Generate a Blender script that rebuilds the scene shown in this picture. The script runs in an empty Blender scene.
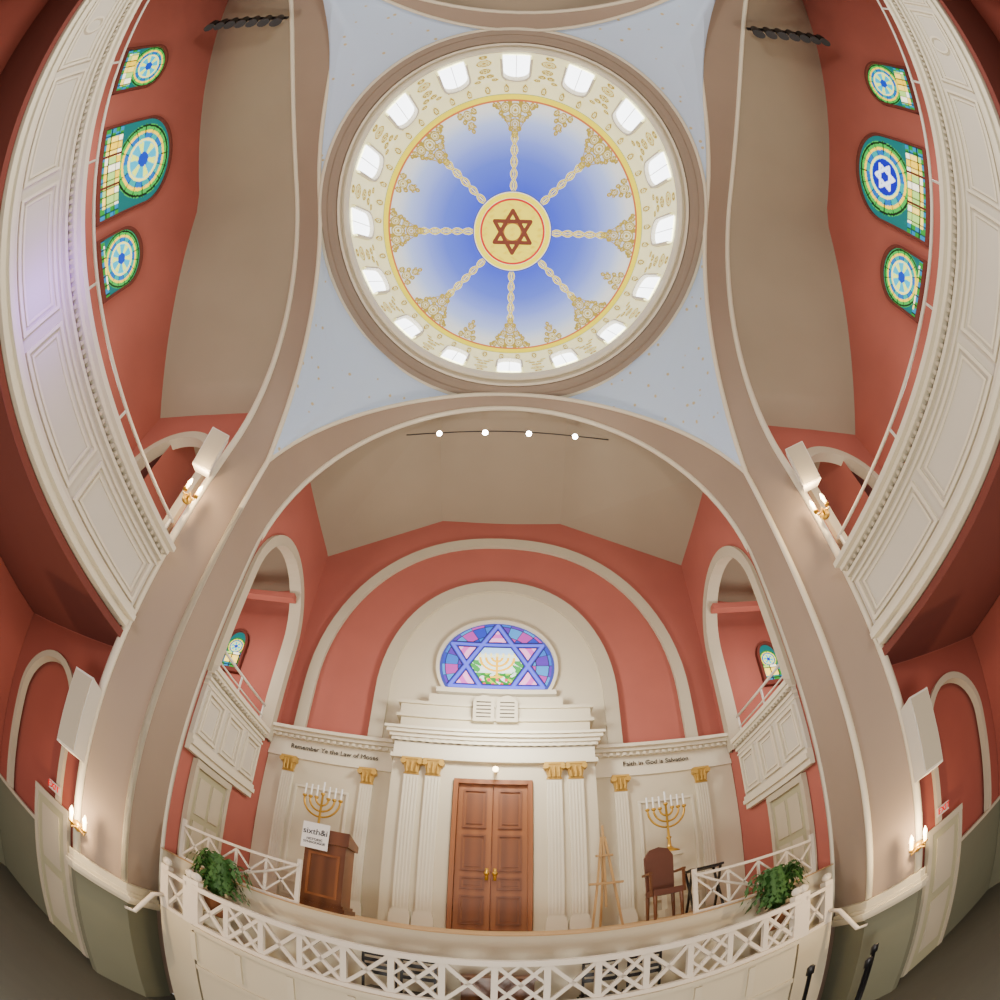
import bpy, math, random
import numpy as np
from mathutils import Vector, Matrix, Euler
random.seed(4)
E=1.6; FL=-4.0; SC=0.45
SCN=bpy.context.scene
pi=math.pi
# ------------------------------------------------------------------ materials
def lin(c):
    return tuple(((x/255.)/12.92 if x/255.<=0.04045 else ((x/255.+0.055)/1.055)**2.4) for x in c)
MATS={}
def mat(name,c,rough=0.7,metal=0.0,emis=0.0,noise=0.0,scale=3.0,c2=None,wave=False,bump=0.0,ecol=None):
    if name in MATS: return MATS[name]
    m=bpy.data.materials.new(name); m.use_nodes=True; nt=m.node_tree; b=nt.nodes["Principled BSDF"]
    b.inputs["Roughness"].default_value=rough; b.inputs["Metallic"].default_value=metal
    col=lin(c)
    b.inputs["Base Color"].default_value=(*col,1)
    if noise>0 or wave:
        tc=nt.nodes.new("ShaderNodeTexCoord")
        if wave:
            t=nt.nodes.new("ShaderNodeTexWave"); t.inputs["Scale"].default_value=scale; t.inputs["Distortion"].default_value=6; t.inputs["Detail"].default_value=3
            t.bands_direction='X'
            mp=nt.nodes.new("ShaderNodeMapping"); mp.inputs["Scale"].default_value=(1,1,0.12)
            nt.links.new(tc.outputs["Object"],mp.inputs["Vector"]); nt.links.new(mp.outputs[0],t.inputs["Vector"])
        else:
            t=nt.nodes.new("ShaderNodeTexNoise"); t.inputs["Scale"].default_value=scale; t.inputs["Detail"].default_value=5
            nt.links.new(tc.outputs["Object"],t.inputs["Vector"])
        r=nt.nodes.new("ShaderNodeMix"); r.data_type='RGBA'
        cc=lin(c2) if c2 else tuple(x*(1-noise) for x in col)
        r.inputs["A"].default_value=(*col,1); r.inputs["B"].default_value=(*cc,1)
        nt.links.new(t.outputs["Fac"],r.inputs["Factor"]); nt.links.new(r.outputs["Result"],b.inputs["Base Color"])
    if emis>0:
        b.inputs["Emission Color"].default_value=(*lin(ecol or c),1); b.inputs["Emission Strength"].default_value=emis
    MATS[name]=m; return m
def vmat(name,emis=0.0,rough=0.6):
    m=bpy.data.materials.new(name); m.use_nodes=True; nt=m.node_tree; b=nt.nodes["Principled BSDF"]
    a=nt.nodes.new("ShaderNodeVertexColor"); a.layer_name="Col"; b.inputs["Roughness"].default_value=rough
    nt.links.new(a.outputs["Color"],b.inputs["Base Color"])
    if emis>0:
        nt.links.new(a.outputs["Color"],b.inputs["Emission Color"]); b.inputs["Emission Strength"].default_value=emis
    return m
RED=mat("salmon_red_plaster",(176,98,84),0.85,noise=.24,scale=1.2)
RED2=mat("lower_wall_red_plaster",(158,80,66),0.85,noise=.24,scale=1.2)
DRED=mat("deep_red_plaster",(112,52,42),0.85,noise=.15,scale=1.2)
TAU=mat("taupe_plaster",(160,141,122),0.8,noise=.2,scale=1.0)
TAU2=mat("ring_taupe_plaster",(152,136,118),0.8,noise=.15,scale=1.0)
CRM=mat("cream_paint",(206,196,168),0.65,noise=.08,scale=2.0)
CRM2=mat("pale_cream_trim",(216,208,184),0.6)
STONE=mat("warm_grey_band",(188,178,153),0.75,noise=.1,scale=2)
WHT=mat("balcony_white",(202,195,178),0.6,noise=.08,scale=2)
BEI=mat("beige_ceiling",(164,151,128),0.9,noise=.2,scale=.8)
GRN=mat("grey_green_paint",(112,112,90),0.7,noise=.15,scale=2)
TAN=mat("tan_stage_carpet",(190,154,106),0.9,noise=.15,scale=8)
FLR=mat("dull_green_grey_floor",(70,68,56),0.7,noise=.2,scale=5)
GOLD=mat("gilded_metal",(196,154,60),0.35,metal=.7)
GOLDP=mat("gold_leaf_paint",(190,152,70),0.45,metal=.3)
WOOD=mat("orange_brown_door_wood",(140,84,38),0.45,wave=True,scale=2,c2=(124,70,28))
WOOD2=mat("lectern_walnut",(112,68,36),0.4,wave=True,scale=2,c2=(92,54,26))
DOORP=mat("door_panel_wood",(118,66,26),0.45,wave=True,scale=2,c2=(100,54,20))
PALE=mat("pale_easel_wood",(176,140,88),0.5)
BLK=mat("black_metal",(20,20,22),0.45)
SPK=mat("speaker_white",(214,210,198),0.5)
LEA=mat("brown_leather",(100,56,38),0.5,noise=.2,scale=6)
LEAF=mat("fern_green",(58,104,40),0.6,noise=.35,scale=6)
POT=mat("terracotta_pot",(150,96,62),0.7)
GLOW=mat("warm_lamp_glass",(255,224,170),0.3,emis=14)
SPOTG=mat("spot_lamp_glass",(255,250,235),0.3,emis=60)
SIGNW=mat("sign_white",(240,240,236),0.5)
EXW=mat("exit_sign_housing",(200,190,180),0.5)
INK=mat("dark_lettering",(52,44,34),0.7)
REDG=mat("exit_red",(210,8,6),0.5,emis=.5)
DRW=mat("pale_green_door",(166,162,130),0.6)
SKYG=mat("daylight_window_glass",(240,245,252),0.3,emis=6.0)
def pendmat():
    m=bpy.data.materials.new("pale_blue_gold_flecks"); m.use_nodes=True; nt=m.node_tree; b=nt.nodes["Principled BSDF"]; b.inputs["Roughness"].default_value=.85
    tc=nt.nodes.new("ShaderNodeTexCoord"); v=nt.nodes.new("ShaderNodeTexVoronoi"); v.inputs["Scale"].default_value=5.4
    nt.links.new(tc.outputs["Object"],v.inputs["Vector"])
    r=nt.nodes.new("ShaderNodeValToRGB"); r.color_ramp.elements[0].position=.11; r.color_ramp.elements[0].color=(*lin((196,180,136)),1); r.color_ramp.elements[1].position=.16; r.color_ramp.elements[1].color=(*lin((190,210,234)),1)
    nt.links.new(v.outputs["Distance"],r.inputs["Fac"]); nt.links.new(r.outputs["Color"],b.inputs["Base Color"]); return m
PEND=pendmat()
# ------------------------------------------------------------------ mesh builder
class MB:
    def __init__(s): s.v=[];s.f=[]
    def add(s,vs,fs):
        n=len(s.v); s.v+=[tuple(map(float,v)) for v in vs]; s.f+=[tuple(i+n for i in f) for f in fs]; return s
    def box(s,x0,x1,y0,y1,z0,z1):
        x0,x1=min(x0,x1),max(x0,x1); y0,y1=min(y0,y1),max(y0,y1); z0,z1=min(z0,z1),max(z0,z1)
        return s.add([(x0,y0,z0),(x1,y0,z0),(x1,y1,z0),(x0,y1,z0),(x0,y0,z1),(x1,y0,z1),(x1,y1,z1),(x0,y1,z1)],
          [(0,3,2,1),(4,5,6,7),(0,1,5,4),(1,2,6,5),(2,3,7,6),(3,0,4,7)])
    def beam(s,p0,p1,w,h,up=(0,0,1)):
        p0=Vector(p0);p1=Vector(p1);d=(p1-p0).normalized();u=Vector(up)
        if abs(d.dot(u))>.98: u=Vector((0,1,0))
        r=d.cross(u).normalized();u=r.cross(d).normalized()
        vs=[]
        for p in (p0,p1):
            for a,b in ((-1,-1),(1,-1),(1,1),(-1,1)): vs.append(p+r*(a*w/2)+u*(b*h/2))
        return s.add(vs,[(0,1,2,3),(7,6,5,4),(0,4,5,1),(1,5,6,2),(2,6,7,3),(3,7,4,0)])
    def cyl(s,p0,p1,r0,r1=None,n=14):
        r1=r0 if r1 is None else r1; p0=Vector(p0);p1=Vector(p1);d=(p1-p0).normalized();u=Vector((0,0,1))
        if abs(d.dot(u))>.98: u=Vector((0,1,0))
        a=d.cross(u).normalized();b=d.cross(a)
        vs=[p0+(a*math.cos(2*pi*i/n)+b*math.sin(2*pi*i/n))*r0 for i in range(n)]+[p1+(a*math.cos(2*pi*i/n)+b*math.sin(2*pi*i/n))*r1 for i in range(n)]
        return s.add(vs,[(i,(i+1)%n,n+(i+1)%n,n+i) for i in range(n)]+[tuple(range(n-1,-1,-1)),tuple(range(n,2*n))])
    def tube(s,path,r,n=8):
        P=[Vector(p) for p in path]; vs=[]; prev=None
        for i,p in enumerate(P):
            d=(P[min(i+1,len(P)-1)]-P[max(i-1,0)]).normalized()
            if prev is None:
                u=Vector((0,0,1)) if abs(d.z)<.9 else Vector((0,1,0)); a=d.cross(u).normalized()
            else: a=(prev-d*prev.dot(d)).normalized()
            prev=a;b=d.cross(a)
            vs+=[p+(a*math.cos(2*pi*k/n)+b*math.sin(2*pi*k/n))*r for k in range(n)]
        fs=[]
        for i in range(len(P)-1):
            for k in range(n): fs.append((i*n+k,i*n+(k+1)%n,(i+1)*n+(k+1)%n,(i+1)*n+k))
        fs+= [tuple(range(n-1,-1,-1)),tuple(range((len(P)-1)*n,len(P)*n))]
        return s.add(vs,fs)
    def lathe(s,cx,cy,prof,n=24,rx=1,ry=1,cap=False):
        m=n; vs=[]
        for r,z in prof:
            for i in range(m):
                a=2*pi*i/n; vs.append((cx+r*rx*math.cos(a),cy+r*ry*math.sin(a),z))
        fs=[]
        for j in range(len(prof)-1):
            for i in range(n):
                k=(i+1)%m; fs.append((j*m+i,j*m+k,(j+1)*m+k,(j+1)*m+i))
        if cap: fs+=[tuple(range(m-1,-1,-1)),tuple(range((len(prof)-1)*m,len(prof)*m))]
        return s.add(vs,fs)
    def sphere(s,c,r,n=12,sz=1):
        return s.lathe(c[0],c[1],[(max(r*math.sin(pi*j/8),1e-4),c[2]-r*sz*math.cos(pi*j/8)) for j in range(9)],n)
    def strip(s,A,B):
        n=len(A); return s.add(list(A)+list(B),[(i,i+1,n+i+1,n+i) for i in range(n-1)])
    def band(s,O,I,ax,d0,d1):
        def P(p,d): return (p[0],d,p[1]) if ax=='y' else (d,p[0],p[1])
        a=[P(p,d0) for p in O];b=[P(p,d0) for p in I];c=[P(p,d1) for p in O];d=[P(p,d1) for p in I]
        s.strip(a,b);s.strip(c,a);s.strip(b,d);s.strip(d,c); return s
    def prism(s,poly,ax,d0,d1):
        def P(p,d): return {'y':(p[0],d,p[1]),'x':(d,p[0],p[1]),'z':(p[0],p[1],d)}[ax]
        n=len(poly); return s.add([P(p,d0) for p in poly]+[P(p,d1) for p in poly],[tuple(range(n)),tuple(range(2*n-1,n-1,-1))]+[(i,(i+1)%n,n+(i+1)%n,n+i) for i in range(n)])
    def frame(s,ax,d0,d1,a,b,z0,z1,w):
        for q in ((a,b,z1-w,z1),(a,b,z0,z0+w),(a,a+w,z0+w+.001,z1-w-.001),(b-w,b,z0+w+.001,z1-w-.001)):
            if ax=='y': s.box(q[0],q[1],d0,d1,q[2],q[3])
            else: s.box(d0,d1,q[0],q[1],q[2],q[3])
        return s
def arch(c,hw,zb,zs,zt,n=24):
    return [(c-hw,zb)]+[(c-hw*math.cos(pi*i/n),zs+(zt-zs)*math.sin(pi*i/n)) for i in range(n+1)]+[(c+hw,zb)]
def archwall(mb,ax,d,a0,a1,z0,z1,c,hw,zb,zs,zt,z1b=None,n=24):
    z1b=z1 if z1b is None else z1b
    def P(a,z): return (a,d,z) if ax=='y' else (d,a,z)
    zt1=lambda a: z1+(z1b-z1)*(a-a0)/(a1-a0)
    def q(aa,bb,zz0,zz1a,zz1b): mb.add([P(aa,zz0),P(bb,zz0),P(bb,zz1b),P(aa,zz1a)],[(0,1,2,3)])
    q(a0,c-hw,z0,zt1(a0),zt1(c-hw)); q(c+hw,a1,z0,zt1(c+hw),zt1(a1))
    if zb>z0: q(c-hw,c+hw,z0,zb,zb)
    L=[(c-hw*math.cos(pi*i/n),zs+(zt-zs)*math.sin(pi*i/n)) for i in range(n+1)]
    mb.strip([P(*p) for p in L],[P(p[0],zt1(p[0])) for p in L])
ALL=[]
def fin(mb,name,m,parent=None,label=None,cat=None,smooth=False,kind=None,group=None,cols=None):
    v=np.array(mb.v); lo=v.min(0);hi=v.max(0); c=np.array([(lo[0]+hi[0])/2,(lo[1]+hi[1])/2,lo[2]])
    me=bpy.data.meshes.new(name); me.from_pydata([tuple(x) for x in (v-c)],[],mb.f); me.update()
    me.materials.append(m)
    if smooth: me.polygons.foreach_set("use_smooth",[True]*len(me.polygons))
    if cols is not None:
        a=me.color_attributes.new("Col",'FLOAT_COLOR','POINT'); cc=np.ones((len(v),4)); cc[:,:3]=cols; a.data.foreach_set("color",cc.ravel())
    o=bpy.data.objects.new(name,me); SCN.collection.objects.link(o)
    if parent is not None:
        o.parent=parent; o.location=Vector(c)-Vector(parent["_w"])
    else: o.location=c
    o["_w"]=[float(x) for x in c]
    if label: o["label"]=label
    if cat: o["category"]=cat
    if kind: o["kind"]=kind
    if group: o["group"]=group
    ALL.append(o); return o
def empty(name,loc,label,cat,group=None):
    o=bpy.data.objects.new(name,None); SCN.collection.objects.link(o); o.location=loc; o["_w"]=list(map(float,loc)); o["label"]=label;o["category"]=cat
    if group:o["group"]=group
    ALL.append(o); return o
def text(body,size,loc,rot,m,name,parent,ext=.01,label=None):
    cu=bpy.data.curves.new("t",'FONT'); cu.body=body;cu.size=size;cu.extrude=ext;cu.align_x='CENTER';cu.align_y='CENTER'
    t=bpy.data.objects.new("t",cu); SCN.collection.objects.link(t); bpy.context.view_layer.update()
    me=bpy.data.meshes.new_from_object(t.evaluated_get(bpy.context.evaluated_depsgraph_get())); bpy.data.objects.remove(t)
    me.transform(rot.to_matrix().to_4x4())
    me.materials.clear(); me.materials.append(m); o=bpy.data.objects.new(name,me); SCN.collection.objects.link(o)
    o.parent=parent; o.location=Vector(loc)-Vector(parent["_w"]); o["_w"]=list(map(float,loc))
    if label:o["label"]=label
    ALL.append(o); return o
FACE=Euler((pi/2,0,0))
# ------------------------------------------------------------------ crossing curves
NL,NA=8,44
def tri(z0,z1,x,y): return [(x,y,z0+(z1-z0)*i/NL) for i in range(NL)]
T=(6.42,7.4,11.75)
def curveS1F(y0=7.4,yc=8.75):
    zs=11.12;h=6.33;t0=math.asin(T[0]/6.45)
    arc=[(-6.45*math.sin(t),y0+(yc-y0)*(math.cos(t)-math.cos(t0))/(1-math.cos(t0)),zs+h*math.cos(t)) for t in np.linspace(t0,-t0,NA+1)]
    return tri(FL,arc[0][2],-T[0],y0)+arc+tri(FL,arc[-1][2],T[0],y0)[::-1]
def curveS2F(y=9.2,hw=6.79,zs=9.92,zt=17.2,yc=None):
    yc=y if yc is None else yc
    arc=[(-hw*math.sin(t),y+(yc-y)*math.cos(t),zs+(zt-zs)*math.cos(t)) for t in np.linspace(pi/2,-pi/2,NA+1)]
    return tri(FL,zs,-hw,y)+arc+tri(FL,zs,hw,y)[::-1]
AB1,AB2=14.0,12.6
def curveS1(sg):
    c=.9;af=6.85;ab=AB1;t0=math.asin(6.5/af);arc=[]
    for t in np.linspace(t0,-t0,NA+1):
        y=c+(af if t>=0 else ab)*math.sin(t); z=9+8.5*math.cos(t); x=T[0]-.33*(math.cos(t)-math.cos(t0))/(1-math.cos(t0))
        if t<0: x-=.95*math.sin(pi*(-t/t0))**1.7
        arc.append((sg*x,y,z))
    return tri(FL,arc[0][2],sg*T[0],arc[0][1])+arc+tri(FL,arc[-1][2],sg*T[0],arc[-1][1])[::-1]
def curveS2(sg):
    c=.7;arc=[]
    for t in np.linspace(pi/2,-pi/2,NA+1):
        arc.append((sg*7.05,c+(5.8 if t>=0 else AB2)*math.sin(t),11.25+6.65*math.cos(t)))
    return tri(FL,11.25,sg*7.05,arc[0][1])+arc+tri(FL,11.25,sg*7.05,arc[-1][1])[::-1]
YB=curveS1(-1)[-1][1]
F1=curveS1F(); F2=curveS2F()
B1=curveS1F(YB,-4.66); B2=curveS2F(YB-1.2,6.79,9.92,17.25,-5.5)
def mkarch(c1,c2,label):
    o=fin(MB().strip(c1,c2),"arch",TAU,label=label,cat="arch",smooth=True)
    n=len(c1); s=slice(2,n-2)
    fin(MB().tube(c1[s],.075,8),"edge_moulding",CRM2,o,smooth=True); fin(MB().tube(c2[s],.09,8),"edge_moulding",CRM2,o,smooth=True)
    return o
mkarch(F1,F2,"great taupe plaster arch with cream mouldings opening onto the stage")
mkarch(B1,B2,"great taupe plaster arch at the rear of the crossing")
S1={};S2={}
for sg in (-1,1):
    S1[sg]=curveS1(sg);S2[sg]=curveS2(sg)
    mkarch(S1[sg],S2[sg],"great taupe plaster arch with cream mouldings above the gallery")
DCY=2.16; RX=5.97; RY=6.75; RZ=17.6
def bottom(sg,front):
    cf=F1 if front else B1; n=len(cf); mid=n//2
    half=cf[NL:mid+1] if sg<0 else cf[mid:n-NL][::-1]
    half=half[::-1]
    s=S1[sg]; m=len(s)//2
    sh=s[NL:m+1] if front else s[m:len(s)-NL][::-1]
    return half+sh[1:]
for sg in (-1,1):
    for front in (True,False):
        Bc=bottom(sg,front); n=len(Bc); mb=MB(); rows=[]
        A0=pi/2 if front else -pi/2; A1=pi if sg<0 else 0
        if sg<0 and not front: A0=3*pi/2
        M=8
        for j in range(M+1):
            w=j/M; row=[]
            for i,p in enumerate(Bc):
                a=A0+(A1-A0)*i/(n-1); r=(RX*math.cos(a),DCY+RY*math.sin(a),RZ)
                q=[r[k]*(1-w)+p[k]*w for k in range(3)]
                bul=math.sin(pi*w)*.3*math.sin(pi*i/(n-1)); d=Vector((r[0],r[1]-DCY,0)).normalized()
                row.append((q[0]+d.x*bul,q[1]+d.y*bul,q[2]+bul*.6))
            rows.append(row)
        for j in range(M): mb.strip(rows[j],rows[j+1])
        fin(mb,"pendentive",PEND,label="pale blue curved pendentive flecked with gold stars below the dome",cat="pendentive",smooth=True,group="four pendentives")
# ------------------------------------------------------------------ dome
dome=empty("dome",(0,DCY,17.3),"painted blue and cream dome with gold ornament and star medallion","dome")
ky=RY/RX
fin(MB().lathe(0,DCY,[(RX*1.035,17.66),(RX*1.035,17.42),(RX*1.025,17.38),(RX*1.015,17.42)],96,1,ky),"outer_ring_moulding",CRM2,dome,smooth=True)
fin(MB().lathe(0,DCY,[(RX*1.015,17.42),(RX*1.01,17.37),(RX*.985,17.40),(RX*.98,17.46),(RX*.955,17.46),(RX*.935,17.5),(RX*.93,17.6)],96,1,ky),"ring_band",TAU2,dome,smooth=False)
fin(MB().lathe(0,DCY,[(RX*.93,17.6),(RX*.925,17.44),(RX*.913,17.46),(RX*.91,17.66),(RX*.897,17.66),(RX*.893,17.52),(RX*.883,17.6),(RX*.88,17.9)],96,1,ky),"inner_ring_moulding",CRM2,dome,smooth=False)
def yc(z): return DCY+.33*(z-17.9)
def C(*c): return np.array(lin(c))
def mixc(a,b,t): t=np.clip(t,0,1)[...,None]; return a*(1-t)+b*t
def dist_seg(x,y,a,b):
    ax,ay=a;bx,by=b; dx,dy=bx-ax,by-ay; t=np.clip(((x-ax)*dx+(y-ay)*dy)/(dx*dx+dy*dy),0,1); return np.hypot(x-ax-t*dx,y-ay-t*dy)
def star_d(x,y,R):
    d=np.full(x.shape,9.)
    for off in (pi/2,-pi/2):
        P=[(R*math.cos(off+k*2*pi/3),R*math.sin(off+k*2*pi/3)) for k in range(3)]
        for k in range(3): d=np.minimum(d,dist_seg(x,y,P[k],P[(k+1)%3]))
    return d
NA2=1120
GD=C(160,138,44); GL=C(226,208,112)
def domecol(rho,ang):
    x=rho*np.cos(ang);y=rho*np.sin(ang)
    col=np.ones(rho.shape+(3,))*C(244,237,172)
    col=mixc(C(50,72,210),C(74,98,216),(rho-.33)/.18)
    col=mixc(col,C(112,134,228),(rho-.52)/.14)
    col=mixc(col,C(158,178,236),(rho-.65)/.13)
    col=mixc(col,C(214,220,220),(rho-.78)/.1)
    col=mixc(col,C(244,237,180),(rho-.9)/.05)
    a8=(ang+pi/8)%(pi/4)-pi/8; t=a8*rho
    s=(rho-.3)*pi*12
    w=.016*np.abs(np.sin(s))+.004
    zone=(rho>.3)&(rho<.72)
    m=zone&(np.abs(np.abs(t)-w)<.0075); col[m]=C(244,232,140)
    m=zone&(np.abs(np.abs(t)-w)<.003); col[m]=C(176,146,30)
    m=zone&(np.abs(t)<w-.008); col[m]=C(40,60,180)
    m=zone&(np.abs(t)<.004)&(np.abs(np.sin(s))>.6); col[m]=C(244,232,140)
    idx=np.floor((ang+pi/16)/(pi/8)).astype(int)%2
    a16=(ang+pi/16)%(pi/8)-pi/16; tt=np.abs(a16*rho)
    def curl(tc,rc,R,th=.005,big=None):
        d=np.hypot(tt-tc,rho-rc); m=(np.abs(d-R)<th)|(d<R*.25)|(np.abs(d-R*.6)<th*.6)
        m2=(d<R)
        if big is not None: m&=(idx==big); m2&=(idx==big)
        col[m2]=col[m2]*.5+GL*.5
        col[m]=GD
    for args in ((0,.855,.042,.005,0),(0,.765,.034,.005,0),(0,.70,.022,.004,0),(.07,.872,.03,.005,0),(.052,.80,.022,.004,0),(.122,.885,.018,.004,0),(.03,.735,.014,.004,0),(.04,.9,.012,.004,0),
                 (.1,.84,.014,.004,0),(.085,.815,.01,.003,0),(.15,.893,.011,.003,0),(.03,.82,.012,.003,0),
                 (0,.87,.03,.004,1),(0,.805,.022,.004,1),(.052,.885,.018,.004,1),(.034,.84,.013,.004,1),(0,.765,.012,.004,1),(.024,.79,.008,.003,1)): curl(*args)
    ridge=(idx==0)&(np.abs(tt-(rho-.68)*.62)<.004)&(rho>.69)&(rho<.9); col[ridge]=GD
    def ring(a,b,c): col[(rho>=a)&(rho<b)]=C(*c)
    ring(.908,.918,(186,100,50)); ring(.918,.946,(240,220,10)); ring(.946,.953,(110,150,100))
    a48=(ang*24/pi)%1
    d=np.hypot((a48-.5)*rho*pi/24,rho-.975); m=(np.abs(d-.014)<.004)|(d<.004); col[m]=GD
    ring(.235,.305,(248,242,200)); ring(.232,.25,(196,30,24)); ring(.255,.29,(246,230,20)); ring(.296,.305,(60,70,160))
    m=rho<.232; col[m]=C(242,224,50)
    nz=np.sin(x*60+2*np.sin(y*45))*np.sin(y*70); col[m&(nz>.55)]=C(224,200,30)
    d=star_d(x,y,.16); m=(d<.015)&(rho<.232); col[m]=C(104,44,26)
    m=(rho<.2)&(np.abs(rho-.07)<.007)&(d>.015); col[m]=C(160,110,30)
    return col
def drumcol(z,a):
    u=(a/(2*pi)*16+.5)%1-.5
    col=np.ones((len(a),3))*C(246,240,186)
    uu=np.abs(u)*2*pi/16*5.15
    for tc,zc,R in ((1.0,18.5,.2),(1.0,19.05,.15),(.86,19.45,.11),(1.0,18.1,.1),(.72,19.75,.09),(.3,19.8,.07)):
        d=np.hypot(uu-tc,z-zc); col[(d<R)]=C(240,228,160); col[(np.abs(d-R)<.025)|(d<R*.3)|(np.abs(d-R*.6)<.015)]=GD
    return col
zz=np.linspace(17.9,19.9,60); NB=1120; vs=[];cols=[]
for z in zz:
    r=5.25-.2*(z-17.9)/2; a=np.linspace(0,2*pi,NB,endpoint=False)
    vs+=list(zip(r*np.cos(a),yc(z)+r*ky*np.sin(a),np.full(NB,z))); cols.append(drumcol(z,a))
mb=MB().add(vs,[(j*NB+i,j*NB+(i+1)%NB,(j+1)*NB+(i+1)%NB,(j+1)*NB+i) for j in range(len(zz)-1) for i in range(NB)])
fin(mb,"drum_wall",vmat("self_lit_drum_paint",.75),dome,smooth=True,cols=np.concatenate(cols))  # paint emits its own colour to brighten the drum, no lamp here
rr=np.concatenate([np.linspace(1,.3,180),np.linspace(.298,.004,90)]); vs=[];cols=[]
a=np.linspace(0,2*pi,NA2,endpoint=False)
for r in rr:
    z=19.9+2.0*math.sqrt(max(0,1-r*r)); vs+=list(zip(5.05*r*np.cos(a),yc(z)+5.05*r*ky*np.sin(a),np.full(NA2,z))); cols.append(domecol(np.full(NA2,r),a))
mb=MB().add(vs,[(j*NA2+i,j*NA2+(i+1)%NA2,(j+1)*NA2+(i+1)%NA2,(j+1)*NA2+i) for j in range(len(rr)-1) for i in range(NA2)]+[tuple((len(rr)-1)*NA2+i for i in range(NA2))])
fin(mb,"painted_dome_shell",vmat("self_lit_dome_paint",.65),dome,smooth=True,cols=np.concatenate(cols))  # shell colours also glow, brightness added on top of the lamps
for k in range(16):
    a0=k*2*pi/16+pi/2; hw=.08
    def P(u,z,ins):
        aa=a0+u; r=5.25-.2*(z-17.9)/2-ins; return (r*math.cos(aa),yc(z)+r*ky*math.sin(aa),z)
    O=[(-hw,18.02)]+[(-hw*math.cos(pi*i/12),19.1+.45*math.sin(pi*i/12)) for i in range(13)]+[(hw,18.02)]
    w=fin(MB().add([P(u,z,.03) for u,z in O],[tuple(range(len(O)))]),"drum_window",SKYG,dome)
    f=MB(); I=[(u*1.22,18.02+(z-18.02)*1.09) for u,z in O]
    f.strip([P(u,z,.03) for u,z in O],[P(u*1.05,z,.18) for u,z in O]); f.strip([P(u*1.05,z,.18) for u,z in O],[P(u,z,.16) for u,z in I]); f.strip([P(u,z,.16) for u,z in I],[P(u*1.02,z,.01) for u,z in I])
    fin(f,"window_surround",CRM2,w,smooth=False)
    g=MB().beam(P(0,18.02,.05),P(0,19.5,.05),.018,.018)
    fin(g,"glazing_bar",STONE,w)
# ------------------------------------------------------------------ stage room
X0=-.15; YW=13.7; SZ=1.32; HX=6.68
mb=MB().add([(-HX-.4,YW,FL),(HX+.4,YW,FL),(HX+.4,YW,14.02),(2.15+X0,YW,16.52),(-2.15+X0,YW,16.52),(-HX-.4,YW,14.02)],[(0,1,2,3,4,5)]); fin(mb,"wall_front",RED,kind="structure")
mb=MB()
fz=lambda z: z+.75 if z>15 else z+.3
for a,b in (((-HX-.4,14.0),(-2.15+X0,16.5)),((-2.15+X0,16.5),(2.15+X0,16.5)),((2.15+X0,16.5),(HX+.4,14.0))):
    mb.add([(a[0],YW+.02,a[1]),(b[0],YW+.02,b[1]),(b[0],9.22,fz(b[1])),(a[0],9.22,fz(a[1]))],[(0,1,2,3)])
fin(mb,"ceiling",BEI,kind="structure")
tn=[0]
def trim(mb,m=None):
    tn[0]+=1; return fin(mb,"trim_%d"%tn[0],m or STONE,kind="structure")
for sg,nm in ((-1,"wall_stage_left"),(1,"wall_stage_right")):
    mb=MB(); archwall(mb,'x',sg*HX,9.15,YW,FL,14.8,11.2,1.75,6.0,9.6,11.7,14.4); fin(mb,nm,RED,kind="structure")
    trim(MB().band(arch(11.2,2.03,6.2,9.6,12.0),arch(11.2,1.74,6.2,9.6,11.68),'x',sg*(HX-.12),sg*(HX+.3)))
    mb=MB().add([(sg*9.9,6.9,4.8),(sg*9.9,YW,4.8),(sg*9.9,YW,13),(sg*9.9,6.9,13.4)],[(0,1,2,3)]).add([(sg*9.9,7.6,4.8),(sg*11.6,7.6,4.8),(sg*11.6,7.6,13.5),(sg*9.9,7.6,13.5)],[(0,1,2,3)]); fin(mb,"wall_side_left" if sg<0 else "wall_side_right",RED,kind="structure")
    mb=MB().add([(sg*HX,YW,4.8),(sg*9.9,YW,4.8),(sg*9.9,YW,13),(sg*HX,YW,13)],[(0,1,2,3)]); fin(mb,"wall_end_left" if sg<0 else "wall_end_right",RED,kind="structure")
    mb=MB().add([(sg*HX,6.95,13.4),(sg*11.6,6.95,12.9),(sg*11.6,YW,11.6),(sg*HX,YW,12.6)],[(0,1,2,3)]); fin(mb,"ceiling_gallery",BEI,kind="structure")
    fin(MB().box(sg*(HX+.02),sg*9.9,9.2,YW,5.4,5.6),"floor_gallery",TAN,kind="structure")
    trim(MB().box(sg*(HX+.05),sg*9.85,12.2,12.5,10.9,11.1),RED)
st=fin(MB().box(-HX+.03,HX-.03,9.05,YW-.02,FL,SZ-.03),"stage_platform",CRM,label="raised stage platform with cream front and tan carpet",cat="stage")
fin(MB().box(-HX+.03,HX-.03,8.98,YW-.02,SZ-.03,SZ),"stage_carpet",TAN,st)
trim(MB().band(arch(X0,6.0,6.6,8.7,15.6,40),arch(X0,5.62,6.6,8.7,15.2,40),'y',YW-.12,YW))
trim(MB().band(arch(X0,3.63,6.6,8.68,13.4,40),arch(X0,3.2,6.6,8.68,12.95,40),'y',YW-.2,YW))
trim(MB().prism(arch(X0,3.22,6.6,8.68,12.97,40),'y',YW-.1,YW-.01),CRM)
WC=(X0,9.74);WR=1.74;WZ0=8.82
N=220; vs=[];cols=[]
zs_=np.linspace(WZ0,WC[1]+WR-.002,N); xx=np.linspace(-1,1,N*2)
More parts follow.
